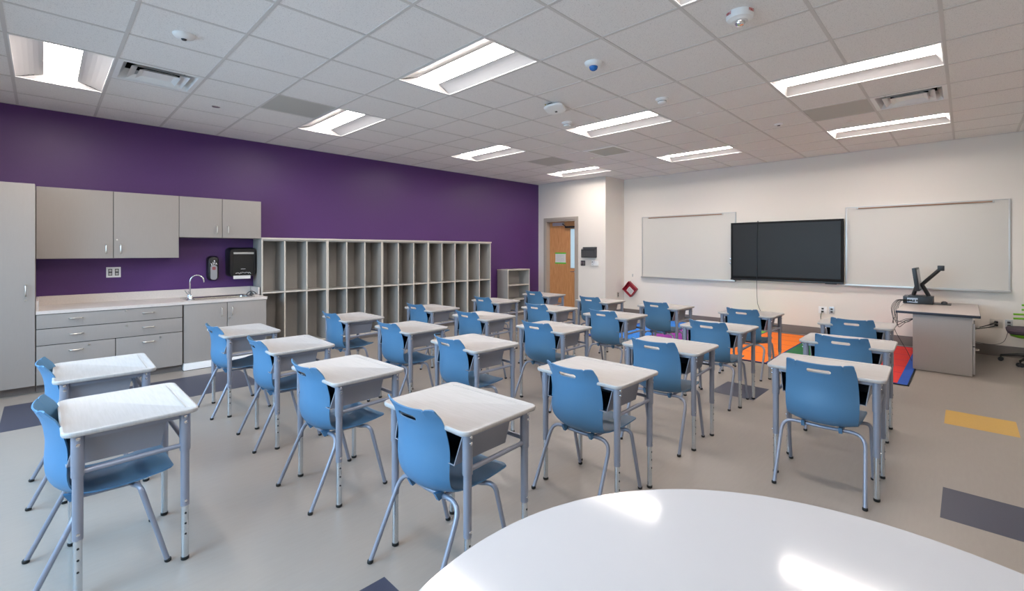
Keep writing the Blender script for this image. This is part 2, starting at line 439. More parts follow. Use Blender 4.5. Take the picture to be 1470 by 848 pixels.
fs = dev('fire_alarm_strobe', 4.56, -5.42, [('body', [(.085, 0), (.085, .03), (.078, .044), (.055, .05), (.05, .056), (.001, .057)], 'white_plastic'), ('strobe_lens', [(.032, .056), (.032, .07), (.024, .082), (.001, .086)], 'chrome')], 'white round fire alarm strobe with red FIRE lettering on its rim', 'fire alarm')
for a in (237, 341, 109):
    mt = Matrix.Rotation(R(a), 4, 'Z') @ Matrix.Translation((0, -.0862, -.016)) @ Matrix.Rotation(R(90), 4, 'X')
    text_part('lettering', 'FIRE', .026, mt, 'redtext', fs)
dev('ceiling_sensor', 9.7, -4.44, [('body', [(.05, 0), (.05, .005), (.04, .016), (.001, .018)], 'white_plastic'), ('lens', [(.018, .017), (.014, .024), (.001, .026)], 'darkgrey')], 'tiny white domed sensor with dark lens above the whiteboards', 'sensor')
dev('sprinkler_cover', 7.84, -3.6, [('plate', [(.038, 0), (.038, .004), (.001, .006)], 'white_plastic')], 'flat round sprinkler cover in the middle of the ceiling', 'sprinkler')
dev('sprinkler_cover', 10.53, -5.52, [('plate', [(.04, 0), (.04, .004), (.001, .006)], 'nickel')], 'flat round sprinkler cover just before the ceiling light by the whiteboards', 'sprinkler')
dev('sprinkler_cover', 9.9, .3, [('plate', [(.03, 0), (.03, .004), (.001, .006)], 'nickel')], 'tiny round sprinkler cover beside the light in front of the door', 'sprinkler')
ap = empty('access_point', (gx(5.58), gy(-1.95), CZ-.045)); ap.rotation_euler = (R(-7), R(10), R(20))
MB().loft([rrect(.07, .07, .05, .03), rrect(.10, .10, .06, .012), rrect(.108, .108, .06, 0), rrect(.10, .10, .06, -.012), rrect(.07, .07, .05, -.018)], 'white_plastic').build('body', ap)
MB().tube(smooth_path([(-.04, .07, .02), (-.06, .09, .045), (-.05, .06, .05)]), .004, 'copperwire').build('wire', ap)
MB().box(.02, .05, -.012, .012, -.0192, -.018, 'darkgrey').build('indicator', ap)
MB().lathe((0, 0, 0), [(.085, .03), (.085, .042), (.001, .042)], 'void').build('mounting_plate', ap)
tag(ap, 'white rounded wireless access point hanging tilted from the ceiling', 'access point')

# ------------------------------------------------------------------ casework on the purple wall
def handle_h(parent, x, y, z, w=.1):
    pts = smooth_path([(x-w/2, y, z), (x-w/2+.004, y-.02, z), (x-w/2+.02, y-.03, z), (x+w/2-.02, y-.03, z), (x+w/2-.004, y-.02, z), (x+w/2, y, z)], 4)
    return MB().tube(pts, .0055, 'nickel', 8).build('handle', parent)
def handle_v(parent, x, y, z, w=.1):
    pts = smooth_path([(x, y, z-w/2), (x, y-.02, z-w/2+.004), (x, y-.03, z-w/2+.02), (x, y-.03, z+w/2-.02), (x, y-.02, z+w/2-.004), (x, y, z+w/2)], 4)
    return MB().tube(pts, .0055, 'nickel', 8).build('handle', parent)
def lock(parent, x, y, z): return MB().lathe((x, y, z), [(.009, .004), (.009, -.004), (.001, -.005)], 'nickel', 12, 'y').build('lock', parent)
FY = 6.68; g_ = .0025
# tall cabinet
t = empty('tall_cabinet', (-.5, 7.03, 0))
def child_box(name, parent, x0, x1, y0, y1, z0, z1, m, bev=.001):
    """world-space box under a thing whose origin is parent.location"""
    l = Vector((0, 0, 0)); p_ = parent
    while p_: l = l+p_.location; p_ = p_.parent
    mb = MB().box(x0-l.x, x1-l.x, y0-l.y, y1-l.y, z0-l.z, z1-l.z, m, bev); return mb.build(name, parent)
child_box('body', t, -.97, -.053, FY, YW-.01, .08, 2.075, 'laminate')
child_box('toe_kick', t, -.97, -.053, FY+.06, YW-.01, 0, .08, 'baseboard')
for k, (a, b, hx) in enumerate(((-.97, -.513, -.56), (-.509, -.055, -.117))):
    d = child_box('door', t, a, b, FY-.02, FY-.001, .083, 2.083, 'laminate'); l = t.location
    handle_v(d, hx-l.x, FY-.02-l.y, 1.03, .11)
    if k: lock(d, hx-l.x, FY-.022-l.y, .935)
tag(t, 'tall grey storage cabinet with long doors beside the counter', 'cabinet')
# drawer cabinet
t = empty('drawer_cabinet', (.55, 7.03, 0)); l = t.location
child_box('body', t, -.05, 1.142, FY, YW-.01, .075, .783, 'gap_shade')  # carcass coloured dark so the drawer gaps carry painted shade
child_box('side_panel', t, 1.139, 1.143, FY+.005, YW-.01, .075, .783, 'laminate'); child_box('toe_kick', t, -.05, 1.142, FY+.05, YW-.01, 0, .076, 'baseboard')
for (a, b, z0, z1, hs, lk) in ((-.046, 1.136, .640, .780, (.237, .823), .632), (-.046, 1.136, .474, .633, (.237, .823), .632), (-.046, .542, .08, .467, (.237,), .334), (.549, 1.136, .08, .467, (.823,), .929)):
    d = child_box('drawer', t, a, b, FY-.02, FY-.001, z0, z1, 'laminate')
    for hx in hs: handle_h(d, hx-l.x, FY-.02-l.y, {.640: .726, .474: .565, .08: .40}[z0])
    lock(d, lk-l.x, FY-.022-l.y, {.640: .764, .474: .6, .08: .436}[z0])
tag(t, 'grey base cabinet with two wide drawers over two file drawers', 'cabinet')
# sink cabinet
t = empty('sink_cabinet', (1.59, 7.03, 0)); l = t.location
child_box('body', t, 1.148, 2.04, FY+.003, YW-.01, .09, .645, 'laminate'); child_box('gap_shade_sheet', t, 1.152, 2.036, FY, FY+.003, .09, .775, 'gap_shade')  # dark sheet behind the doors, painted shade for their gaps
child_box('rail', t, 1.148, 2.04, FY+.003, FY+.02, .645, .783, 'laminate')
child_box('rear_rail', t, 1.148, 2.04, YW-.03, YW-.01, .645, .783, 'laminate'); child_box('side_panel', t, 2.02, 2.04, FY+.02, YW-.03, .645, .783, 'laminate'); child_box('side_panel', t, 1.148, 1.165, FY+.02, YW-.03, .645, .783, 'laminate')
child_box('skirting', t, 1.148, 2.04, FY-.03, YW-.02, 0.006, .086, 'white_plastic')
child_box('skirting_shade', t, 1.148, 2.04, FY-.025, YW-.02, 0, .006, 'gap_shade').name = 'painted_floor_shade'  # dark strip painted as the shade under the skirting
for (a, b, hx) in ((1.153, 1.590, 1.532), (1.597, 2.038, 1.645)):
    d = child_box('door', t, a, b, FY-.02, FY-.001, .09, .782, 'laminate'); handle_v(d, hx-l.x, FY-.02-l.y, .665, .1)
lock(d, 1.614-l.x, FY-.022-l.y, .582)
tag(t, 'grey sink base cabinet with two doors and white bottom panel', 'cabinet')
# worktop with sink cut-out
SX0, SX1, SY0, SY1 = 1.22, 1.93, 6.80, 7.20
w = MB(); z0, z1, cy0, cy1, cx0, cx1 = .785, .817, 6.652, YW-.001, -.05, 2.05
w.box(cx0, SX0, cy0, cy1, z0, z1, 'counter').box(SX1, cx1, cy0, cy1, z0, z1, 'counter').box(SX0, SX1, cy0, SY0, z0, z1, 'counter').box(SX0, SX1, SY1, cy1, z0, z1, 'counter')
wt = w.build('worktop', smooth=False)
w = MB(); w.box(cx0+.02, cx1, YW-.021, YW-.001, z1, z1+.1, 'counter', .002).box(cx0, cx0+.02, cy0+.03, YW-.001, z1, z1+.1, 'counter', .002).box(cx1+.003, cx1+.022, 7.04, YW-.001, z1, z1+.1, 'counter', .002)
w.build('backsplash', wt)
tag(wt, 'pale speckled laminate worktop with low backsplash over the base cabinets', 'worktop')
# sink
s_ = empty('sink', ((SX0+SX1)/2, (SY0+SY1)/2, z1)); X, Y = (SX1-SX0)/2, (SY1-SY0)/2
q = MB(); q.loft([rrect(X+.02, Y+.02, .04, .0), rrect(X+.02, Y+.02, .04, .005), rrect(X-.01, Y-.01, .04, .006), rrect(X-.03, Y-.03, .05, -.005), rrect(X-.045, Y-.045, .05, -.14), rrect(X-.07, Y-.07, .05, -.15)], 'steel', cap=False)
q.poly([tuple(p) for p in rrect(X-.07, Y-.07, .05, -.15)], 'steel'); q.build('basin', s_)
MB().lathe((0, 0, -.149), [(.04, 0), (.04, .003), (.03, .004), (.001, .002)], 'chrome').build('drain', s_)
tag(s_, 'shallow stainless steel sink set into the worktop', 'sink')
# faucet
fa = empty('faucet', (1.25, 6.88, z1+.006))
q = MB(); q.loft([rrect(.03, .10, .028, 0), rrect(.03, .10, .028, .008), rrect(.022, .09, .02, .014)], 'chrome'); q.lathe((0, 0, .012), [(.02, 0), (.018, .03), (.012, .05)], 'chrome'); q.build('base', fa)
sp = [(0, 0, .05), (0, 0, .16), (.0, 0, .22), (.012, -.004, .262), (.045, -.012, .29), (.085, -.022, .292), (.12, -.03, .27), (.135, -.034, .235), (.137, -.034, .205)]
MB().tube(smooth_path(sp, 5), .0085, 'chrome', 12).build('spout', fa)
for sy in (-1, 1):
    q = MB(); q.lathe((0, sy*.07, .012), [(.016, 0), (.014, .03), (.008, .045)], 'chrome'); q.tube([(0, sy*.07, .05), (-.02, sy*.085, .075), (-.035, sy*.095, .105)], [.006, .006, .004], 'chrome', 8); q.build('tap_handle', fa)
tag(fa, 'chrome gooseneck faucet with two blade handles at the sink', 'faucet')
bu = empty('drinking_bubbler', (1.975, 7.06, z1))
q = MB(); q.lathe((0, 0, 0), [(.03, 0), (.03, .01), (.016, .02), (.012, .04), (.001, .045)], 'darkgrey'); q.tube(smooth_path([(-.06, 0, .008), (-.04, 0, .035), (0, 0, .052), (.04, 0, .035), (.06, 0, .008)]), .006, 'darkgrey'); q.build('body', bu)
MB().tube([(0, 0, .05), (0, 0, .08)], .004, 'chrome').build('nozzle', bu)
tag(bu, 'small dark drinking bubbler fixture at the end of the sink', 'bubbler')
# upper cabinets
for (x0, x1, z0, dv, hs, hz, lk, lb) in ((-.05, 1.168, 1.335, .559, (.495, .62), 1.443, True, 'large grey two-door wall cabinet above the drawer cabinet'), (1.17, 2.093, 1.59, 1.63, (1.567, 1.693), 1.695, False, 'smaller grey two-door wall cabinet above the sink')):
    t = empty('wall_cabinet', ((x0+x1)/2, 7.22, z0)); l = t.location
    child_box('body', t, x0, x1, 7.07, YW-.001, z0, 2.10, 'laminate'); child_box('gap_shade_sheet', t, x0+.004, x1-.004, 7.066, 7.07, z0+.003, 2.097, 'gap_shade')  # thin dark sheet paints the shade in the door gaps
    for k, (a, b) in enumerate(((x0+.002, dv-.003), (dv+.003, x1-.002))):
        d = child_box('door', t, a, b, 7.048, 7.066, z0+.001, 2.099, 'laminate'); handle_v(d, hs[k]-l.x, 7.048-l.y, hz-l.z, .1)
        if k and lk: lock(d, .59-l.x, 7.047-l.y, 1.547-l.z)
    tag(t, lb, 'cabinet')
# cubbies
CY = 7.03; CX0 = 2.09; n_all = [3, 3, 3, 3, 2]; pitch = (6.352-CX0)/14; CT = 1.578; CM = .845; x = CX0
names = ['first cubby unit, beside the sink cabinets', 'second cubby unit counting from the sink', 'third and middle cubby unit along the purple wall', 'fourth cubby unit counting from the sink', 'last and narrowest cubby unit, two bays wide, beside the low bookcase']
for u, n in enumerate(n_all):
    x1 = x+n*pitch; t = empty('cubby_unit', ((x+x1)/2, 7.2, 0)); l = t.location; th = .019
    child_box('back_panel', t, x+th, x1-th, YW-.012, YW-.001, .0, CT-.02, 'laminate_in')
    for (a, b) in ((x+.0005, x+th), (x1-th, x1-.0005)):
        p = child_box('side_panel', t, a, b, CY, YW-.001, 0, CT, 'laminate_in'); child_box('edge_band', p, a+.0003, b-.0003, CY-.002, CY, 0, CT, 'laminate_edge', 0).location = (0, 0, 0)
    for k in range(1, n):
        xd = x+k*pitch; p = child_box('divider', t, xd-th/2, xd+th/2, CY+.001, YW-.013, .08, CT-.02, 'laminate_in'); child_box('edge_band', p, xd-th/2, xd+th/2, CY-.002, CY+.001, .08, CT-.02, 'laminate_edge', 0)
    for k in range(n):
        a = x+k*pitch+(th if k == 0 else th/2); b = x+(k+1)*pitch-(th if k == n-1 else th/2)
        for z in (.09, CM):
            p = child_box('shelf', t, a, b, CY+.003, YW-.013, z-.02, z, 'laminate_in'); child_box('edge_band', p, a, b, CY, CY+.003, z-.02, z, 'laminate_edge', 0)
    child_box('top_panel', t, x+th, x1-th, CY, YW-.001, CT-.02, CT, 'laminate_in')
    child_box('toe_kick', t, x+th, x1-th, CY+.04, CY+.055, 0, .07, 'baseboard')
    tag(t, names[u]+', grey laminate', 'cubbies', 'open cubby units along the purple wall'); x = x1
tp = MB().box(CX0, 6.365, CY-.014, YW-.001, CT+.0005, CT+.026, 'laminate_edge', .002).build('long_top_board')
tag(tp, 'long pale top board running over all the cubby units', 'top board')
# low bookcase
t = empty('low_bookcase', (7.2, 7.22, 0)); x0, x1, y0 = 6.86, 7.545, 7.055
for (a, b) in ((x0, x0+.02), (x1-.02, x1)):
    p = child_box('side_panel', t, a, b, y0, YW-.014, 0, .995, 'laminate_in'); child_box('edge_band', p, a, b, y0-.002, y0, 0, .995, 'laminate_edge', 0)
child_box('back_panel', t, x0+.02, x1-.02, YW-.027, YW-.014, .06, .995, 'laminate_in'); child_box('top', t, x0-.004, x1+.004, y0-.004, YW-.014, .995, 1.018, 'laminate_edge')
for z in (.09, .37, .685):
    p = child_box('shelf', t, x0+.02, x1-.02, y0+.003, YW-.027, z-.02, z, 'laminate_in'); child_box('edge_band', p, x0+.02, x1-.02, y0, y0+.003, z-.02, z, 'laminate_edge', 0)
child_box('toe_kick', t, x0+.02, x1-.02, y0+.03, y0+.045, 0, .07, 'baseboard')
tag(t, 'low grey open bookcase standing alone between the cubbies and the door', 'bookcase')

# things on the purple wall
o = empty('wall_outlet', (.587, YW, 1.163))
MB().box(-.066, .066, -.006, 0, -.062, .062, 'white_plastic', .002).build('plate', o)
for sx in (-1, 1):
    r0 = MB().box(sx*.03-.018, sx*.03+.018, -.009, -.006, -.04, .04, 'darkgrey', .001).build('receptacle', o)
    for zz in (-.02, .02): MB().box(sx*.03-.012, sx*.03+.012, -.0105, -.009, zz-.013, zz+.013, 'alu').build('socket', r0)
tag(o, 'double white wall outlet on the purple wall under the large wall cabinet', 'outlet')
o = empty('soap_dispenser', (1.59, YW, 1.185))
q = MB(); q.loft([[(p[0], -0.0, p[1]) for p in rrect(.066, .165, .05, 0)], [(p[0], -.05, p[1]) for p in rrect(.066, .165, .05, 0)], [(p[0], -.085, p[1]-.002) for p in rrect(.056, .15, .045, 0)], [(p[0], -.095, p[1]-.002) for p in rrect(.035, .12, .03, 0)]], 'black'); q.build('body', o)
q = MB(); q.loft([[(p[0], -.08, p[1]-.055) for p in rrect(.04, .1, .035, 0)], [(p[0], -.104, p[1]-.055) for p in rrect(.038, .098, .034, 0)]], 'silver'); q.build('push_plate', o)
q = MB(); q.loft([[(p[0], -.104, p[1]+.0) for p in rrect(.02, .022, .012, 0)], [(p[0], -.1055, p[1]+.0) for p in rrect(.019, .021, .012, 0)]], 'badge'); q.build('badge', o)
q = MB()
for (a, b, c_, d) in ((-.035, .07, -.018, .045), (-.01, .085, -.004, .05), (.012, .09, .006, .055), (.03, .075, .02, .05), (-.02, .06, -.03, .04), (.036, .05, .03, .068)): q.tube([(a, -.096, b), (c_, -.097, d)], .003, 'white_plastic', 6)
q.lathe((.006, -.097, .1), [(.008, 0), (.008, -.002), (.001, -.003)], 'white_plastic', 10, 'y'); q.build('printed_splash', o)
tag(o, 'black soap dispenser with silver push plate above the sink', 'soap dispenser')
o = empty('towel_dispenser', (1.915, YW, 1.265))
q = MB(); q.loft([[(p[0], 0, p[1]) for p in rrect(.17, .20, .05, 0)], [(p[0], -.14, p[1]) for p in rrect(.17, .20, .05, 0)], [(p[0], -.185, p[1]-.005) for p in rrect(.155, .185, .045, 0)]], 'black'); q.build('body', o)
q = MB(); q.poly([(-.128, -.187, -.175), (.118, -.187, -.175), (.13, -.187, .13), (-.118, -.187, .13)], 'disp_smoke', (0, -.006, 0)); q.build('window', o)
MB().box(-.118, .13, -.2, -.187, .11, .135, 'alu', .003).build('top_strip', o)
q = MB(); zz = [(-.118+i*.008, -.186, -.232+(.004 if i % 2 else 0)) for i in range(27)]; q.poly([(-.118, -.186, -.185), *zz, (.09, -.186, -.185)], 'paper', (0, .002, 0)); q.build('paper_towel', o)
q = MB(); rn = random.Random(3); px = -.095; pts = [(px, -.194, -.15)]
for k in range(26): px += .0072; pts.append((px, -.194, -.15+rn.uniform(-.012, .016)))
q.tube(pts, .0022, 'white_plastic', 5); q.tube([(-.03, -.194, -.095), (.025, -.194, -.095)], .0022, 'white_plastic', 5); q.build('printed_script', o)
tag(o, 'black paper towel dispenser with a sheet hanging out', 'paper towel dispenser')

# ------------------------------------------------------------------ door
d = empty('door_1', (XD, 6.71, 0)); struct(d)
xs_ = XD+.12
def loc_(mb): return mb
q = MB(); W0, W1, Z0, Z1 = 6.385, 6.525, 1.02, 1.93; L = d.location
def B(mb, x0, x1, y0, y1, z0, z1, m, bev=0): return mb.box(x0-L.x, x1-L.x, y0-L.y, y1-L.y, z0, z1, m, bev)
B(q, xs_, xs_+.045, DY0+.06, W0, .01, 2.1, 'oak'); B(q, xs_, xs_+.045, W1, DY1-.03, .01, 2.1, 'oak'); B(q, xs_, xs_+.045, W0, W1, .01, Z0, 'oak'); B(q, xs_, xs_+.045, W0, W1, Z1, 2.1, 'oak')
q.build('door_slab', d, smooth=False)
q = MB(); t = .012
B(q, xs_-.004, xs_+.001, W0, W0+t, Z0, Z1, 'frame'); B(q, xs_-.004, xs_+.001, W1-t, W1, Z0, Z1, 'frame'); B(q, xs_-.004, xs_+.001, W0, W1, Z0, Z0+t, 'frame'); B(q, xs_-.004, xs_+.001, W0, W1, Z1-t, Z1, 'frame'); q.build('window_bead', d)
q = MB(); B(q, xs_+.015, xs_+.02, W0, W1, Z0, Z1, 'pane_glow'); q.build('pane', d)  # pane glows by itself, no corridor light passes through
q = MB(); B(q, XD, XD+.15, DY0, DY0+.055, 0, DZ-.04, 'frame'); B(q, XD, XD+.2, DY1-.025, DY1, 0, DZ-.04, 'frame'); B(q, XD, XD+.2, DY0, DY1, DZ-.04, DZ, 'frame')
B(q, XD-.014, XD-.0002, DY0-.05, DY0+.004, 0, DZ-.004, 'frame'); B(q, XD-.014, XD-.0002, DY1-.004, DY1+.05, 0, DZ-.004, 'frame'); B(q, XD-.014, XD-.0002, DY0-.05, DY1+.05, DZ-.004, DZ+.05, 'frame'); q.build('door_frame', d)
q = MB(); B(q, xs_-.045, xs_-.001, 6.69, 7.02, 2.0, 2.075, 'alu', .006); q.build('closer_body', d)
q = MB(); B(q, xs_-.06, xs_-.02, 6.33, 6.64, 1.945, 1.985, 'black', .01); q.tube([(xs_-.04-L.x, 6.6-L.y, 1.965), (xs_-.05-L.x, 6.72-L.y, 2.04)], .01, 'black'); q.build('closer_arm', d)
q = MB(); q.lathe((xs_-L.x, 6.372-L.y, .95), [(.028, 0), (.028, -.01), (.014, -.014), (.014, -.05), (.001, -.05)], 'nickel', 16, 'x'); q.tube([(xs_-.045-L.x, 6.372-L.y, .95), (xs_-.05-L.x, 6.42-L.y, .95), (xs_-.048-L.x, 6.48-L.y, .948)], .008, 'nickel'); q.build('door_handle', d)
o = empty('door_sign', (xs_, 6.81, 1.25))
MB().box(-.003, -.001, -.155, .155, -.12, .12, 'paper').build('paper', o)
for z in (-.115, .115): MB().box(-.0045, -.003, -.165, .165, z-.015, z+.015, 'green_tape').build('tape', o)
q = MB(); rn = random.Random(5)
for k in range(5):
    q.tube([(-.0035, .12-.01*i, .06-.03*k+rn.uniform(-.004, .004)) for i in range(24)], .0012, 'ink', 4)
q.build('handwriting', o)
tag(o, 'paper notice held with green tape on the wooden door', 'notice')
# corridor backing behind the door
struct(MB().box(XD+.5, XD+.52, 5.9, 7.4, 0, 2.6, 'white_wall').build('wall_corridor'))

# things on the door wall
o = empty('file_holder', (XD, 5.89, 1.28))
q = MB(); q.box(-.006, 0, -.18, .18, 0, .215, 'mesh_black')
fp = [(-.08, y, z) for (y, z) in ((-.165, .0), (.165, .0), (.165, .15), (.09, .15), (.05, .165), (0, .17), (-.05, .165), (-.09, .15), (-.165, .15))]
q.poly(fp, 'mesh_black', (.003, 0, 0)); q.box(-.08, 0, -.17, .17, -.004, .003, 'mesh_black')
for s in (-1, 1): q.box(-.08, 0, s*.166-.002, s*.166+.002, 0, .16, 'mesh_black')
q.build('basket', o)
q = MB()
for z in (.0, .165): q.tube([(-.083, -.17, z), (-.083, .17, z)], .005, 'black')
for s in (-1, 1): q.tube([(0, s*.178, .21), (-.01, s*.178, .21), (-.083, s*.17, .165), (-.083, s*.17, 0), (0, s*.17, 0)], .005, 'black')
q.tube([(-.003, -.18, .215), (-.003, .18, .215)], .006, 'black')
for k in range(11): q.tube([(-.0825, -.15+k*.03, .004), (-.0825, -.15+k*.03, .148)], .0015, 'black', 4)
q.build('wire_rim', o)
tag(o, 'black mesh file holder on the white wall beside the door', 'file holder')
o = empty('light_switch', (XD, 6.075, 1.15))
MB().box(-.006, 0, -.058, .058, -.055, .055, 'darkgrey', .002).build('plate', o)
for s in (-1, 1): MB().box(-.011, -.006, s*.024-.016, s*.024+.016, -.034, .034, 'nickel', .002).build('rocker', o)
tag(o, 'dark light switch plate beside the door frame', 'light switch')
o = empty('thermostat', (XD, 5.79, 1.155))
MB().box(-.025, 0, -.035, .045, -.052, .055, 'white_plastic', .004).build('body', o); MB().box(-.027, -.025, .012, .03, .012, .036, 'black').build('display', o); MB().box(-.027, -.025, .014, .026, -.03, -.02, 'darkgrey').build('button', o)
MB().box(-.02, 0, -.12, -.036, -.05, .05, 'white_plastic', .003).build('cover', o)
tag(o, 'small white thermostat below the black file holder', 'thermostat')
o = empty('wall_outlet', (8.70, YR, .46)); MB().box(-.035, .035, -.006, 0, -.058, .058, 'nickel', .002).build('plate', o)
for z in (-.02, .02): MB().box(-.014, .014, -.008, -.006, z-.012, z+.012, 'darkgrey').build('socket', o)
tag(o, 'single metal outlet on the short return wall by the whiteboard corner', 'outlet')

# ------------------------------------------------------------------ whiteboard wall
def board(y0, y1, z0, z1, ry0, ry1, label):
    o = empty('whiteboard', (XF, (y0+y1)/2, (z0+z1)/2)); ly, lz = o.location.y, o.location.z
    def b(name, x0, x1, a, c_, d0, d1, m, bev=.001): return MB().box(x0, x1, a-ly, c_-ly, d0-lz, d1-lz, m, bev).build(name, o)
    b('panel', -.018, 0, y0, y1, z0, z1, 'board')
    b('frame', -.022, 0, y0-.012, y0+.008, z0, z1, 'alu'); b('frame', -.022, 0, y1-.008, y1+.012, z0, z1, 'alu'); b('frame', -.022, 0, y0-.012, y1+.012, z1-.004, z1+.008, 'alu')
    b('marker_tray', -.075, 0, y0-.012, y1+.012, z0-.028, z0, 'alu', .004)
    r = b('map_rail', -.034, -.018, ry0, ry1, z1-.028, z1-.010, 'cork', .003); b('rail_end', -.036, -.018, ry0-.02, ry0, z1-.031, z1-.007, 'alu').parent = o
    b('rail_end', -.036, -.018, ry1, ry1+.02, z1-.031, z1-.007, 'alu')
    tag(o, label, 'whiteboard', 'whiteboards on the front wall')
board(3.10, 5.02, .875, 2.135, 3.34, 4.87, 'whiteboard with a map rail between the door corner and the black screen')
board(-.42, 1.385, .89, 2.108, -.26, 1.23, 'whiteboard with a map rail behind the teacher desk')
XS = 8.85
o = empty('flat_screen', (XS, 2.282, 1.42)); ly, lz = 2.282, 1.42
MB().box(0, .06, 1.41-ly, 3.154-ly, .915-lz, 1.935-lz, 'bezel', .006).build('housing', o)
MB().box(.06, .09, 1.9-ly, 2.7-ly, 1.2-lz, 1.7-lz, 'darkgrey').build('wall_bracket', o)
MB().box(-.002, .0, 1.447-ly, 3.115-ly, .962-lz, 1.9-lz, 'screen').build('screen', o)
MB().box(-.012, .05, 1.41-ly, 3.154-ly, .888-lz, .915-lz, 'black', .004).build('pen_tray', o)
for (a, b) in ((2.97, 3.1), (1.5, 1.66)): MB().box(-.014, -.004, a-ly, b-ly, .879-lz, .888-lz, 'darkgrey').build('speaker_slot', o)
tag(o, 'large black interactive flat screen mounted between the whiteboards', 'screen')
q = MB(); q.tube(smooth_path([(8.868, 2.68, 1.939), (8.84, 2.685, 1.948), (8.832, 2.69, 1.88), (8.834, 2.70, 1.5), (8.834, 2.695, 1.1), (8.834, 2.70, .86), (8.86, 2.70, .55), (8.9, 2.69, .42), (8.92, 2.60, .2), (8.92, 2.55, .06)], 8), .0038, 'black', 8)
tag(q.build('screen_cable'), 'thin black cable hanging over the flat screen and down the wall', 'cable')
for k, (y, z, lb) in enumerate(((3.178, 1.27, 'small metal hook beside the flat screen edge, upper of two'), (3.178, 1.19, 'small metal hook beside the flat screen edge, lower of two'))):
    o = empty('screen_hook', (XF-.018, y, z)); MB().lathe((0, 0, 0), [(.02, 0), (.02, -.02), (.012, -.035), (.001, -.037)], 'chrome', 14, 'x').build('knob', o); MB().box(-.012, 0, -.008, .008, -.03, .03, 'alu').build('clip', o)
    tag(o, lb, 'hook', 'hooks beside the screen')
def outlet_front(y, z, name, lb, w=.058, m='white_plastic'):
    o = empty(name, (XF, y, z)); MB().box(-.006, 0, -w, w, -.058, .058, m, .002).build('plate', o)
    for zz in (-.022, .022): MB().box(-.0085, -.006, -.016, .016, zz-.014, zz+.014, 'darkgrey', .001).build('socket', o)
    return o
o = outlet_front(1.713, .44, 'wall_outlet', ''); tag(o, 'white outlet with a hanging plug on the wall under the flat screen', 'outlet')
q = MB(); q.box(-.04, -.008, -.015, .015, -.036, -.008, 'black', .004); q.tube(smooth_path([(-.035, 0, -.022), (-.055, .01, -.05), (-.045, .02, -.1), (-.03, .02, -.15)]), .004, 'black', 6)
q = q.build('plug', None, loc=(XF, 1.713, .44)); tag(q, 'black plug and short cord in the outlet under the flat screen', 'plug')
o = outlet_front(1.587, .443, 'data_outlet', '', .036, 'alu'); tag(o, 'small grey data plate beside the outlet under the flat screen', 'outlet')
o = outlet_front(-.295, .437, 'wall_outlet', '', .062, 'nickel'); tag(o, 'beige outlet with two black plugs between teacher desk and chair', 'outlet')
for (z, e) in ((.455, .02), (.418, 0)):
    q = MB().box(-.05, -.008, -.018, .018, -.014, .014, 'black', .004); q.tube(smooth_path([(-.045, 0, 0), (-.09, .04, -.02), (-.15, .16, -.05-e), (-.22, .3, -.08-e), (-.25, .42, -.10-e)]), .006, 'black', 8)
    q = q.build('power_plug', None, loc=(XF, -.295, z)); tag(q, 'black plug and cord running to the teacher desk, %s of two' % ('upper' if e else 'lower'), 'plug', 'plugs by the teacher desk')
o = outlet_front(-.415, .44, 'data_outlet', '', .036, 'alu'); tag(o, 'metal data plate above the office chair seat', 'outlet')
q = MB(); q.tube(smooth_path([(8.93, -.415, .42), (8.90, -.40, .32), (8.90, -.36, .2), (8.90, -.25, .15), (8.90, -.05, .17)]), .003, 'darkgrey', 6); tag(q.build('data_cable'), 'thin grey cable drooping from the data plate behind the office chair', 'cable')
# red basket
o = empty('hanging_basket', (XF-.02, 5.295, .585)); A = Matrix.Rotation(R(40), 4, 'X')
q = MB(); hx, hy, dp = .125, .115, .075
q.box(-.006, 0, -hx, hx, -hy, hy, 'red')
for (a, b, c_, e) in ((-hx, -hx+.005, -hy, hy), (hx-.005, hx, -hy, hy), (-hx, hx, -hy, -hy+.005), (-hx, hx, hy-.005, hy)): q.box(-dp, 0, a, b, c_, e, 'red')
for (a, b, c_, e) in ((-hx-.006, -hx+.006, -hy, hy), (hx-.006, hx+.006, -hy, hy), (-hx, hx, -hy-.006, -hy+.006), (-hx, hx, hy-.006, hy+.006)): q.box(-dp-.006, -dp+.004, a, b, c_, e, 'red', .002)
bmesh.ops.transform(q.bm, matrix=A, verts=q.bm.verts); q.build('basket', o)
tag(o, 'small red plastic basket hanging askew on the white wall', 'basket')
q = MB(); q.box(-.02, -.0075, -.085, .06, -.095, .02, 'paper'); [q.box(-.0212, -.02, -.07, .045, -.08+.022*k, -.073+.022*k, 'ink') for k in range(4)]; bmesh.ops.transform(q.bm, matrix=A, verts=q.bm.verts)
q = q.build('basket_papers', None, loc=(XF-.02, 5.295, .585)); tag(q, 'white papers inside the red hanging basket', 'papers')
o = empty('wall_hook', (XF, 5.27, .885)); q = MB(); q.box(-.004, 0, -.012, .012, -.03, .03, 'alu'); q.tube(smooth_path([(-.004, 0, .01), (-.02, 0, -.01), (-.022, 0, -.025), (-.016, 0, -.03)]), .003, 'alu', 6); q.build('hook', o)
tag(o, 'tiny metal hook on the wall above the red basket', 'hook')

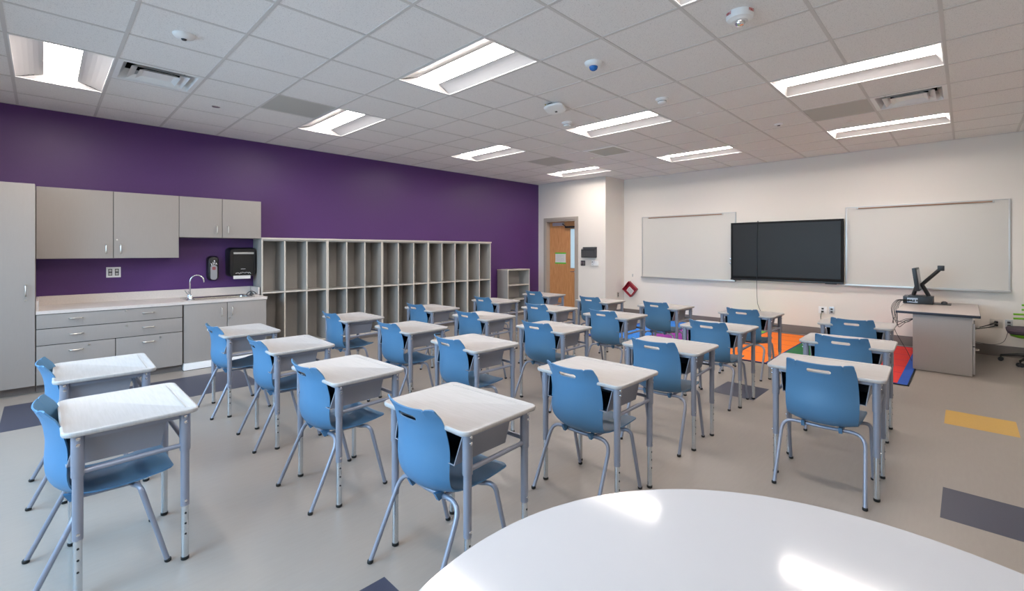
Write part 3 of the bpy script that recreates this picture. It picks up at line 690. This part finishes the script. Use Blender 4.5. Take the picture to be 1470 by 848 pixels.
# ------------------------------------------------------------------ rug
RX0, RX1, RY0, RY1 = 6.27, 8.80, .43, 4.62; q = MB()
q.box(RX0, RX1, RY0, RY1, .001, .009, 'rug_black', .002)
q.box(RX0+.015, RX1-.015, RY0+.015, RY1-.015, .009, .0102, 'rug_navy')
q.box(RX0+.015, RX1-.015, RY0+.015, RY0+.10, .0102, .0106, 'rug_blue'); q.box(RX0+.015, RX1-.015, RY1-.10, RY1-.015, .0102, .0106, 'rug_blue')
bands = [('rug_red', .53, 1.16), ('rug_dgreen', 1.18, 1.81), ('rug_orange', 1.83, 2.49), ('rug_lgreen', 2.51, 3.14), ('rug_purple', 3.16, 3.79), ('rug_sky', 3.81, 4.52)]
lx = [RX0+.04]+[6.87, 7.28, 7.69, 8.10, 8.51]+[RX1-.04]
for (m, a, b) in bands:
    for k in range(6): q.box(lx[k]+.006, lx[k+1]-.006, a, b, .0102, .0112, m)
tag(q.build('rug', smooth=False), 'rectangular classroom rug in red, green, orange, purple and blue bands', 'rug')

# ------------------------------------------------------------------ student desks
def make_desk():
    root = empty('student_desk'); H = .698
    hx, hy = .2285, .305; r = .042
    prof = [(.012, -.0225), (.003, -.019), (.0005, -.013), (0, -.006), (.002, -.002), (.006, -.0001), (.010, -.0004), (.013, -.0022)]
    q = MB(); q.loft([rrect(hx-o_, hy-o_, max(r-o_, .01), z) for (o_, z) in prof], 'desktop'); q.build('desktop', root, loc=(0, 0, H))
    # pencil groove rib near the front edge
    MB().box(.178, .184, -.25, .25, H-.0022, H-.0006, 'desktop', .0005).build('pencil_rail', root)
    for sx in (-1, 1):
        for sy in (-1, 1):
            x, y = sx*.178, sy*.258
            q = MB(); q.lathe((x, y, 0), [(.0175, .25), (.0175, .515)], 'leg', 16); q.lathe((x, y, 0), [(.0205, .505), (.0212, .509), (.0212, H-.024)], 'leg', 16)
            lg = q.build('leg', root)
            q = MB(); q.lathe((x, y, 0), [(.0145, .012), (.0145, .252)], 'zinc', 14); ins = q.build('leg_insert', lg)
            q = MB(); q.lathe((x, y, 0), [(.013, .0), (.0165, .003), (.0165, .014), (.0148, .016)], 'rubber', 14); q.build('foot_cap', lg)
            for z in (.662, .637): MB().lathe((x, y+sy*.0205, z), [(.0072, 0), (.0072, sy*.003), (.003, sy*.0045)], 'chrome', 10, 'y').build('bolt', lg)
            MB().lathe((x, y+sy*.0168, .275), [(.006, 0), (.006, sy*.003), (.002, sy*.004)], 'chrome', 10, 'y').build('bolt', lg)
            q = MB()
            for z in (.217, .17, .122): q.lathe((x, y+sy*.0138, z), [(.0045, 0), (.0045, sy*.0012), (.0042, sy*.0014)], 'rubber', 8, 'y')
            q.build('adjustment_holes', lg)
    for sy in (-1, 1): MB().tube([(-.165, sy*.258, .522), (.165, sy*.258, .528)], .0105, 'leg', 10).build('side_rail', root)
    MB().tube([(.178, -.245, .545), (.178, .245, .545)], .0105, 'leg', 10).build('front_rail', root)
    for sy in (-1, 1): MB().box(-.17, .17, sy*.25-.008, sy*.25+.008, H-.048, H-.025, 'leg', .002).build('apron', root)
    for sx in (-1, 1): MB().box(sx*.18-.008, sx*.18+.008, -.24, .24, H-.045, H-.025, 'leg', .002).build('apron', root)
    # book box: open towards the chair
    a, b = .232, .212; zt, zb = H-.024, .537
    q = MB()
    O = {'rt': -.172, 'rb': -.208, 'ft': .118, 'fb': .096}
    def shell(d, m, flip):
        P = lambda x, y, z: (x, y, z)
        aa, bb_, zz, ft, fb = a-d, b-d, zb+d, O['ft']-d, O['fb']-d
        for s in (-1, 1): q.poly([P(O['rt'], s*aa, zt), P(ft, s*aa, zt), P(fb, s*bb_, zz), P(O['rb'], s*bb_, zz)], m)
        q.poly([P(O['rb'], -bb_, zz), P(O['rb'], bb_, zz), P(fb, bb_, zz), P(fb, -bb_, zz)], m)
        q.poly([P(fb, -bb_, zz), P(fb, bb_, zz), P(ft, aa, zt), P(ft, -aa, zt)], m)
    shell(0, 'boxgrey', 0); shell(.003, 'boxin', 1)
    # rolled rim of the opening
    q.tube([(O['rt'], a-.001, zt), (O['rb'], b-.001, zb+.001), (O['rb'], -b+.001, zb+.001), (O['rt'], -a+.001, zt)], .0035, 'boxgrey', 6)
    q.build('book_box', root)
    return root

def fillet(P, rad, n=6):
    P = [Vector(p) for p in P]; out = [P[0]]
    for a, b, c_ in zip(P, P[1:], P[2:]):
        d1, d2 = (a-b).normalized(), (c_-b).normalized(); p, q = b+d1*rad, b+d2*rad
        for k in range(n+1):
            t = k/n; out.append(p*(1-t)**2+b*2*t*(1-t)+q*t*t)
    out.append(P[-1]); return out
def make_chair():
    root = empty('student_chair')
    E = [(-.168, .770), (-.150, .745), (-.134, .722), (-.120, .690), (-.111, .655), (-.101, .610), (-.098, .570), (-.100, .530), (-.101, .490), (-.097, .455), (-.085, .425), (-.062, .403), (-.030, .393), (.02, .389), (.08, .390), (.13, .394), (.18, .402), (.22, .409), (.245, .412), (.258, .409)]
    Cc = [(-.203, .760), (-.192, .735), (-.183, .712), (-.173, .682), (-.167, .648), (-.163, .605), (-.164, .565), (-.166, .525), (-.165, .487), (-.158, .450), (-.142, .418), (-.112, .391), (-.070, .378), (-.02, .372), (.05, .373), (.11, .379), (.17, .390), (.215, .398), (.245, .400), (.26, .395)]
    Wd = [.174, .177, .180, .183, .186, .188, .190, .191, .190, .188, .184, .180, .179, .182, .187, .190, .195, .198, .196, .188]
    def resample(L, n):
        out = []
        for k in range(n+1):
            t = k/n*(len(L)-1); i = min(int(t), len(L)-2); f = t-i
            p0 = L[max(i-1, 0)]; p1 = L[i]; p2 = L[i+1]; p3 = L[min(i+2, len(L)-1)]
            cr = lambda a, b, c_, d: .5*(2*b+(c_-a)*f+(2*a-5*b+4*c_-d)*f*f+(3*b-a-3*c_+d)*f**3)
            out.append(tuple(cr(*v) for v in zip(p0, p1, p2, p3)) if isinstance(L[0], tuple) else cr(p0, p1, p2, p3))
        return out
    NR, NC = 44, 80
    Er, Cr, Wr = resample(E, NR), resample(Cc, NR), resample(Wd, NR)
    bm = bmesh.new(); G = []
    for j in range(NR+1):
        row = []
        for i in range(NC+1):
            u = -1+2*i/NC; k = abs(u)**2.2
            x = Cr[j][0]*(1-k)+Er[j][0]*k; z = Cr[j][1]*(1-k)+Er[j][1]*k; y = u*(Wr[j]-.004)
            if j < 4:                                    # ears and notches of the top edge
                f = 1-j/4; au = abs(u)
                dz = -.007*math.exp(-((au-.70)/.028)**2)+.001*math.exp(-((au-.86)/.07)**2)-(.006*((au-.93)/.07)**2 if au > .93 else 0)
                z += dz*f
            if j > NR-5:                                 # rounded front corners
                f = (j-(NR-5))/5; au = abs(u)
                if au > .75: x -= .022*((au-.75)/.25)**2*f
            row.append(bm.verts.new((x, y, z)))
        G.append(row)
    for j in range(NR):
        for i in range(NC): bm.faces.new((G[j][i], G[j][i+1], G[j+1][i+1], G[j+1][i]))
    me = bpy.data.meshes.new('shell'); bm.to_mesh(me); bm.free()
    o = bpy.data.objects.new('shell', me); COL.objects.link(o)
    sm = o.modifiers.new('s', 'SOLIDIFY'); sm.thickness = .006; sm.offset = 0
    cut = MB(); lp = []
    for (y, z, rx) in ((-.05, .716, 1), (.05, .716, 1)): pass
    ring = []
    for k in range(9): a = R(90+180*k/8); ring.append((.050*-1+.0115*math.cos(a), .714+.0115*math.sin(a)))
    for k in range(9): a = R(-90+180*k/8); ring.append((.050+.0115*math.cos(a), .714+.0115*math.sin(a)))
    cut.loft([[(-.26, y, z) for (y, z) in ring], [(-.13, y, z) for (y, z) in ring]], 'blue'); co = cut.build('cutter')
    bo = o.modifiers.new('b', 'BOOLEAN'); bo.object = co; bo.operation = 'DIFFERENCE'; bo.solver = 'EXACT'
    dg = bpy.context.evaluated_depsgraph_get(); me2 = bpy.data.meshes.new_from_object(o.evaluated_get(dg))
    bpy.data.objects.remove(o); bpy.data.objects.remove(co)
    b2 = bmesh.new(); b2.from_mesh(me2)
    for f in b2.faces: f.smooth = True; f.material_index = 0
    for e in b2.edges:
        if len(e.link_faces) != 2 or e.calc_face_angle(0) > R(40): e.smooth = False
    b2.to_mesh(me2); b2.free()
    me2.materials.clear(); me2.materials.append(M['blue']); me2.name = 'seat_shell'
    sh = bpy.data.objects.new('seat_shell', me2); COL.objects.link(sh); sh.parent = root
    rr = .0108
    for s in (-1, 1):
        q = MB(); q.tube(fillet([(-.072, 0, .358), (-.062, s*.212, .362), (-.224, s*.225, .008)], .075), rr, 'leg', 10); lg = q.build('leg', root)
        q = MB(); q.lathe((0, 0, 0), [(.0105, 0), (.0135, .003), (.0135, .013), (.011, .016)], 'rubber', 12); q.build('foot_cap', lg, loc=(-.225, s*.225, 0))
        q = MB(); q.tube(fillet([(.10, 0, .355), (.108, s*.12, .357), (.128, s*.222, .380), (.224, s*.226, .008)], .046), rr, 'leg', 10); lg = q.build('leg', root)
        q = MB(); q.lathe((0, 0, 0), [(.0105, 0), (.0135, .003), (.0135, .013), (.011, .016)], 'rubber', 12); q.build('foot_cap', lg, loc=(.225, s*.225, 0))
        q = MB(); q.tube([(-.068, s*.1, .359), (.105, s*.1, .356)], .009, 'leg', 8); q.build('seat_support', root)
        q = MB(); q.poly([(-.112, s*.105, .384), (-.064, s*.105, .378), (-.074, s*.105, .352), (-.092, s*.105, .347)], 'blue', (0, -s*.018, 0)); q.build('mounting_tab', root)
    return root

DESKS = [  # x, y, turn; row letter
 (.275, 2.858, .1, 'C'), (.267, 3.918, -1, 'B'), (1.280, 4.803, .4, 'A'), (1.350, 3.816, -2, 'B'), (1.309, 2.775, 1.5, 'C'), (2.371, 4.885, -1, 'A'), (2.442, 3.837, 1, 'B'),
 (2.380, 2.829, -2.2, 'C'), (3.443, 4.929, .5, 'A'), (3.429, 3.910, 0, 'B'), (4.592, 4.976, -1, 'A'), (1.368, 1.739, 2.8, 'D'), (5.788, 5.086, 0, 'A'), (4.480, 3.842, -1.5, 'B'),
 (3.395, 2.858, 0, 'C'), (2.343, 1.629, 0, 'D'), (5.666, 3.878, -3, 'B'), (4.525, 2.895, -1, 'C'), (5.697, 2.867, -3, 'C'), (3.374, 1.662, 2, 'D'), (4.537, 1.731, 0, 'D'), (5.741, 1.820, -1, 'D'),
 (3.443, .629, 2, 'E'), (4.490, .688, 1.5, 'E'), (5.644, .791, 1.5, 'E')]
CH_OFF = {0: -.10, 3: -.085, 2: -.075, 11: -.10, 22: -.11, 19: -.115}
ROW = {'A': 'row beside the purple wall', 'B': 'second row from the purple wall', 'C': 'third row from the purple wall', 'D': 'fourth row from the purple wall', 'E': 'row facing the teacher desk'}
ORD = ['front', 'second', 'third', 'fourth', 'fifth', 'sixth']
desk0 = make_desk(); chair0 = make_chair()
rn = random.Random(11)
for k, (x, y, a, row) in enumerate(DESKS):
    rank = sorted([d_[0] for d_ in DESKS if d_[3] == row], reverse=True).index(x)
    de = desk0 if k == 0 else copy_tree(desk0); ch = chair0 if k == 0 else copy_tree(chair0)
    de.location = (x, y, 0); de.rotation_euler = (0, 0, R(a))
    if rank == 0: w1, w2 = 'white-topped desk at the whiteboard end', 'blue chair at the whiteboard end desk'
    else: w1, w2 = 'white-topped desk, %s back from the whiteboards' % ORD[rank], 'blue chair, %s desk back from the whiteboards' % ORD[rank]
    tag(de, w1+', '+ROW[row], 'desk', 'white student desks')
    tag(ch, w2+', '+ROW[row], 'chair', 'blue student chairs')
    off = CH_OFF.get(k, -.09)
    ca = a+rn.uniform(-1.5, 1.5)
    ch.location = (x+off*math.cos(R(a))-.004, y+off*math.sin(R(a))+.006, 0); ch.rotation_euler = (0, 0, R(ca))

# ------------------------------------------------------------------ round table
t = empty('round_table', (.7715, .1045, 0)); rT = .768
MB().lathe((0, 0, 0), [(rT-.012, .668), (rT-.003, .673), (rT-.003, .696), (rT-.005, .6985)], 'table_edge', 128).build('edge_band', t)
MB().lathe((0, 0, 0), [(rT-.004, .690), (rT, .6925), (rT, .697), (rT-.003, .700), (.3, .7001), (.001, .7001)], 'tabletop', 128).build('tabletop', t)
for k in range(4):
    a = R(20+90*k); c_, s_2 = math.cos(a), math.sin(a)
    q = MB(); q.lathe((c_*.52, s_2*.52, 0), [(.0215, .3), (.0215, .668)], 'leg', 16); lg = q.build('leg', t)
    q = MB(); q.lathe((c_*.52, s_2*.52, 0), [(.017, .012), (.017, .3)], 'zinc', 14); q.build('leg_insert', lg); q = MB(); q.lathe((c_*.52, s_2*.52, 0), [(.02, 0), (.02, .014), (.017, .016)], 'rubber', 14); q.build('foot_cap', lg)
tag(t, 'large round glossy white table at the near edge of the room', 'table')

# ------------------------------------------------------------------ teacher desk
t = empty('teacher_desk', (7.95, .25, 0)); l = t.location
child_box('desktop', t, 7.185, 8.70, -.115, .615, .672, .70, 'desktop_lam', .002); 
q = MB().box(7.181-l.x, 8.704-l.x, -.119-l.y, .619-l.y, .668, .696, 'navy_edge', .002); q.build('edge_band', t)
child_box('pedestal', t, 7.232, 7.60, -.048, .455, .02, .668, 'laminate')
child_box('side_panel', t, 7.222, 7.232, -.053, .46, .006, .668, 'laminate')
for (z0, z1) in ((.03, .335), (.35, .60)):
    d_ = child_box('drawer', t, 7.236, 7.597, -.075, -.055, z0, z1, 'laminate'); handle_h(d_, 7.416-l.x, -.075-l.y, z1-.05)
child_box('drawer_lock_strip', t, 7.24, 7.597, -.062, -.048, .60, .66, 'nickel').name = 'lock_strip'
child_box('end_panel', t, 8.60, 8.625, -.053, .46, .006, .668, 'laminate'); child_box('modesty_panel', t, 7.60, 8.60, .435, .455, .2, .668, 'laminate')
tag(t, 'teacher desk with grey pedestal and dark-edged beige top', 'desk')
# computer
o = empty('desktop_computer', (8.33, .47, .70))
MB().box(-.15, .15, -.155, .155, .003, .098, 'black', .004).build('case', o)
MB().box(-.153, -.15, -.0, .11, .018, .08, 'silver').build('rear_panel', o)
for k in range(4): MB().box(-.155, -.153, .0+k*.028, .018+k*.028, .035, .06, 'darkgrey').build('port', o)
tag(o, 'black desktop computer lying flat on the teacher desk', 'computer')
o = empty('monitor', (8.33, .48, .798))
q = MB(); q.box(-.15, .15, -.09, .09, 0, .012, 'black', .003); q.build('base', o)
q = MB(); q.tube([(0, .045, .01), (0, .005, .15)], .024, 'black', 8); q.build('stand', o)
q = MB(); q.box(-.25, .25, -.024, .024, -.155, .155, 'black', .008, Matrix.Translation((0, .005, .235)) @ Matrix.Rotation(R(-7), 4, 'X')); hs = q.build('housing', o)
q = MB(); q.box(-.235, .235, -.0255, -.024, -.13, .13, 'silver', 0, Matrix.Translation((0, .005, .235)) @ Matrix.Rotation(R(-7), 4, 'X')); q.build('screen', hs)
tag(o, 'black monitor seen edge-on standing on the desktop computer', 'monitor')
o = empty('document_camera', (8.30, .36, .798))
q = MB(); q.box(-.09, .09, -.05, .06, 0, .01, 'black', .003); q.build('base', o)
MB().tube([(0, 0, .005), (0, .075, .165)], .024, 'black', 8).build('lower_arm', o)
MB().tube([(0, .08, .155), (0, -.1, .365)], .023, 'black', 8).build('upper_arm', o)
MB().box(-.045, .045, -.155, -.085, .355, .425, 'black', .008).build('camera_head', o)
tag(o, 'black document camera with folding arm raised over the teacher desk', 'camera')
o = empty('mouse_pad', (8.4, .23, .7002)); MB().box(-.15, .15, -.09, .09, 0, .005, 'black', .001).build('pad', o); tag(o, 'dark mouse pad on the teacher desk beside the computer', 'mouse pad')
q = MB(); q.loft([rrect(.055, .034, .03, .0055), rrect(.055, .034, .03, .015), rrect(.045, .028, .026, .03), rrect(.02, .014, .012, .038)], 'darkgrey'); q = q.build('computer_mouse', None, loc=(8.42, .21, .7002)); tag(q, 'dark computer mouse on the mouse pad', 'mouse')
rn = random.Random(21)
for k in range(7):
    y0 = .50+.02*k; e = rn.uniform(-.05, .05)
    pts = [(8.175, min(y0, .6), .73+.01*(k % 3)), (8.08, .62+.01*k, .75), (8.0, .66+.012*k, .66), (7.85+e, .655+.008*k, .55+.03*(k % 3)), (7.8, .64+.015*k, .42+.03*(k % 4)), (7.7+e, .56, .50+.02*(k % 3)), (7.66, .475, .56)]
    if k > 4: pts = pts[:3]+[(7.8+e, .70, .52), (7.78, .67, .36), (7.76, .56, .14), (7.70, .50, .012)]
    q = MB(); q.tube(smooth_path(pts, 6), .0032, 'black', 6)
    tag(q.build('computer_cable'), 'tangled black computer cable hanging off the edge of the teacher desk', 'cable', 'computer cables hanging off the teacher desk')
# ------------------------------------------------------------------ office chair
o = empty('office_chair', (8.52, -.62, 0))
q = MB(); q.loft([rrect(.20, .215, .08, .375), rrect(.225, .245, .09, .395), rrect(.23, .25, .09, .425), rrect(.215, .235, .09, .445), rrect(.17, .19, .08, .452)], 'seatcloth'); q.build('seat', o)
q = MB(); q.loft([rrect(.15, .16, .06, .335), rrect(.20, .215, .08, .355), rrect(.215, .225, .08, .38)], 'lime'); q.build('seat_pan', o)
q = MB(); q.lathe((0, 0, 0), [(.028, .1), (.028, .22), (.018, .222), (.018, .34)], 'black', 16); q.build('column', o)
for k in range(5):
    a = R(72*k+152); c_, s2 = math.cos(a), math.sin(a)
    q = MB(); q.tube([(0, 0, .11), (c_*.15, s2*.15, .105), (c_*.30, s2*.30, .075)], [.026, .02, .014], 'black', 8); st = q.build('base_arm', o)
    q = MB(); 
    for s in (-1, 1): q.lathe((c_*.30+s2*s*.014, s2*.30-c_*s*.014, .026), [(.026, -.008), (.026, .008)], 'black', 14, 'x')
    q.tube([(c_*.30, s2*.30, .045), (c_*.30, s2*.30, .08)], .008, 'black', 8); q.build('caster', st)
q = MB()
for z in (.60, .545):
    q.tube(smooth_path([(.185, -.16, z), (.215, -.08, z), (.225, 0, z), (.215, .08, z), (.185, .175, z)]), .0125, 'lime', 8)
for z in (.66, .72): q.tube(smooth_path([(.215, -.10, z), (.228, 0, z), (.215, .10, z)]), .0125, 'lime', 8)
for s in (-1, 1): q.tube(smooth_path([(.10, s*.03, .35), (.20, s*.03, .38), (.235, s*.03, .5), (.23, s*.03, .76)]), .013, 'lime', 8)
q.build('backrest', o)
tag(o, 'office chair with plum grey seat and lime green slatted back', 'chair')

# ------------------------------------------------------------------ outdoors, light
struct(MB().box(-30, XB-1.2, -25, 30, -.6, -.5, 'gravel').build('terrain'))
W = bpy.data.worlds.new('World'); SC.world = W; W.use_nodes = True
bg = W.node_tree.nodes['Background']; sky = W.node_tree.nodes.new('ShaderNodeTexSky'); sky.sky_type = 'NISHITA'; sky.sun_disc = False; sky.sun_elevation = R(35); sky.sun_rotation = R(90)
W.node_tree.links.new(sky.outputs['Color'], bg.inputs['Color']); bg.inputs['Strength'].default_value = .25
for (a, b) in wins:                          # daylight coming in at each window
    ld = bpy.data.lights.new('window_daylight', 'AREA'); ld.shape = 'RECTANGLE'; ld.size = WZ1-WZ0-.1; ld.size_y = b-a-.1; ld.energy = 72; ld.spread = R(135); ld.color = (.42, .71, 1)
    lo = bpy.data.objects.new('window_daylight', ld); COL.objects.link(lo); lo.location = (XB-.2, (a+b)/2, (WZ0+WZ1)/2)
    lo.rotation_euler = (0, R(-58), 0)

# ------------------------------------------------------------------ camera
cam = bpy.data.cameras.new('Camera'); co = bpy.data.objects.new('Camera', cam); COL.objects.link(co); SC.camera = co
co.location = (0, 0, 1.42); co.rotation_euler = (R(90), 0, R(43.80-90))
cam.sensor_width = 36; cam.lens = 661.9/1470*36; cam.shift_x = -(751.9-735)/1470; cam.shift_y = (359.9-424)/1470
cam.clip_start = .02; cam.clip_end = 200
vs = SC.view_settings; vs.view_transform = 'Standard'; vs.look = 'None'; vs.gamma = 1; vs.use_curve_mapping = False; vs.exposure = 0.32
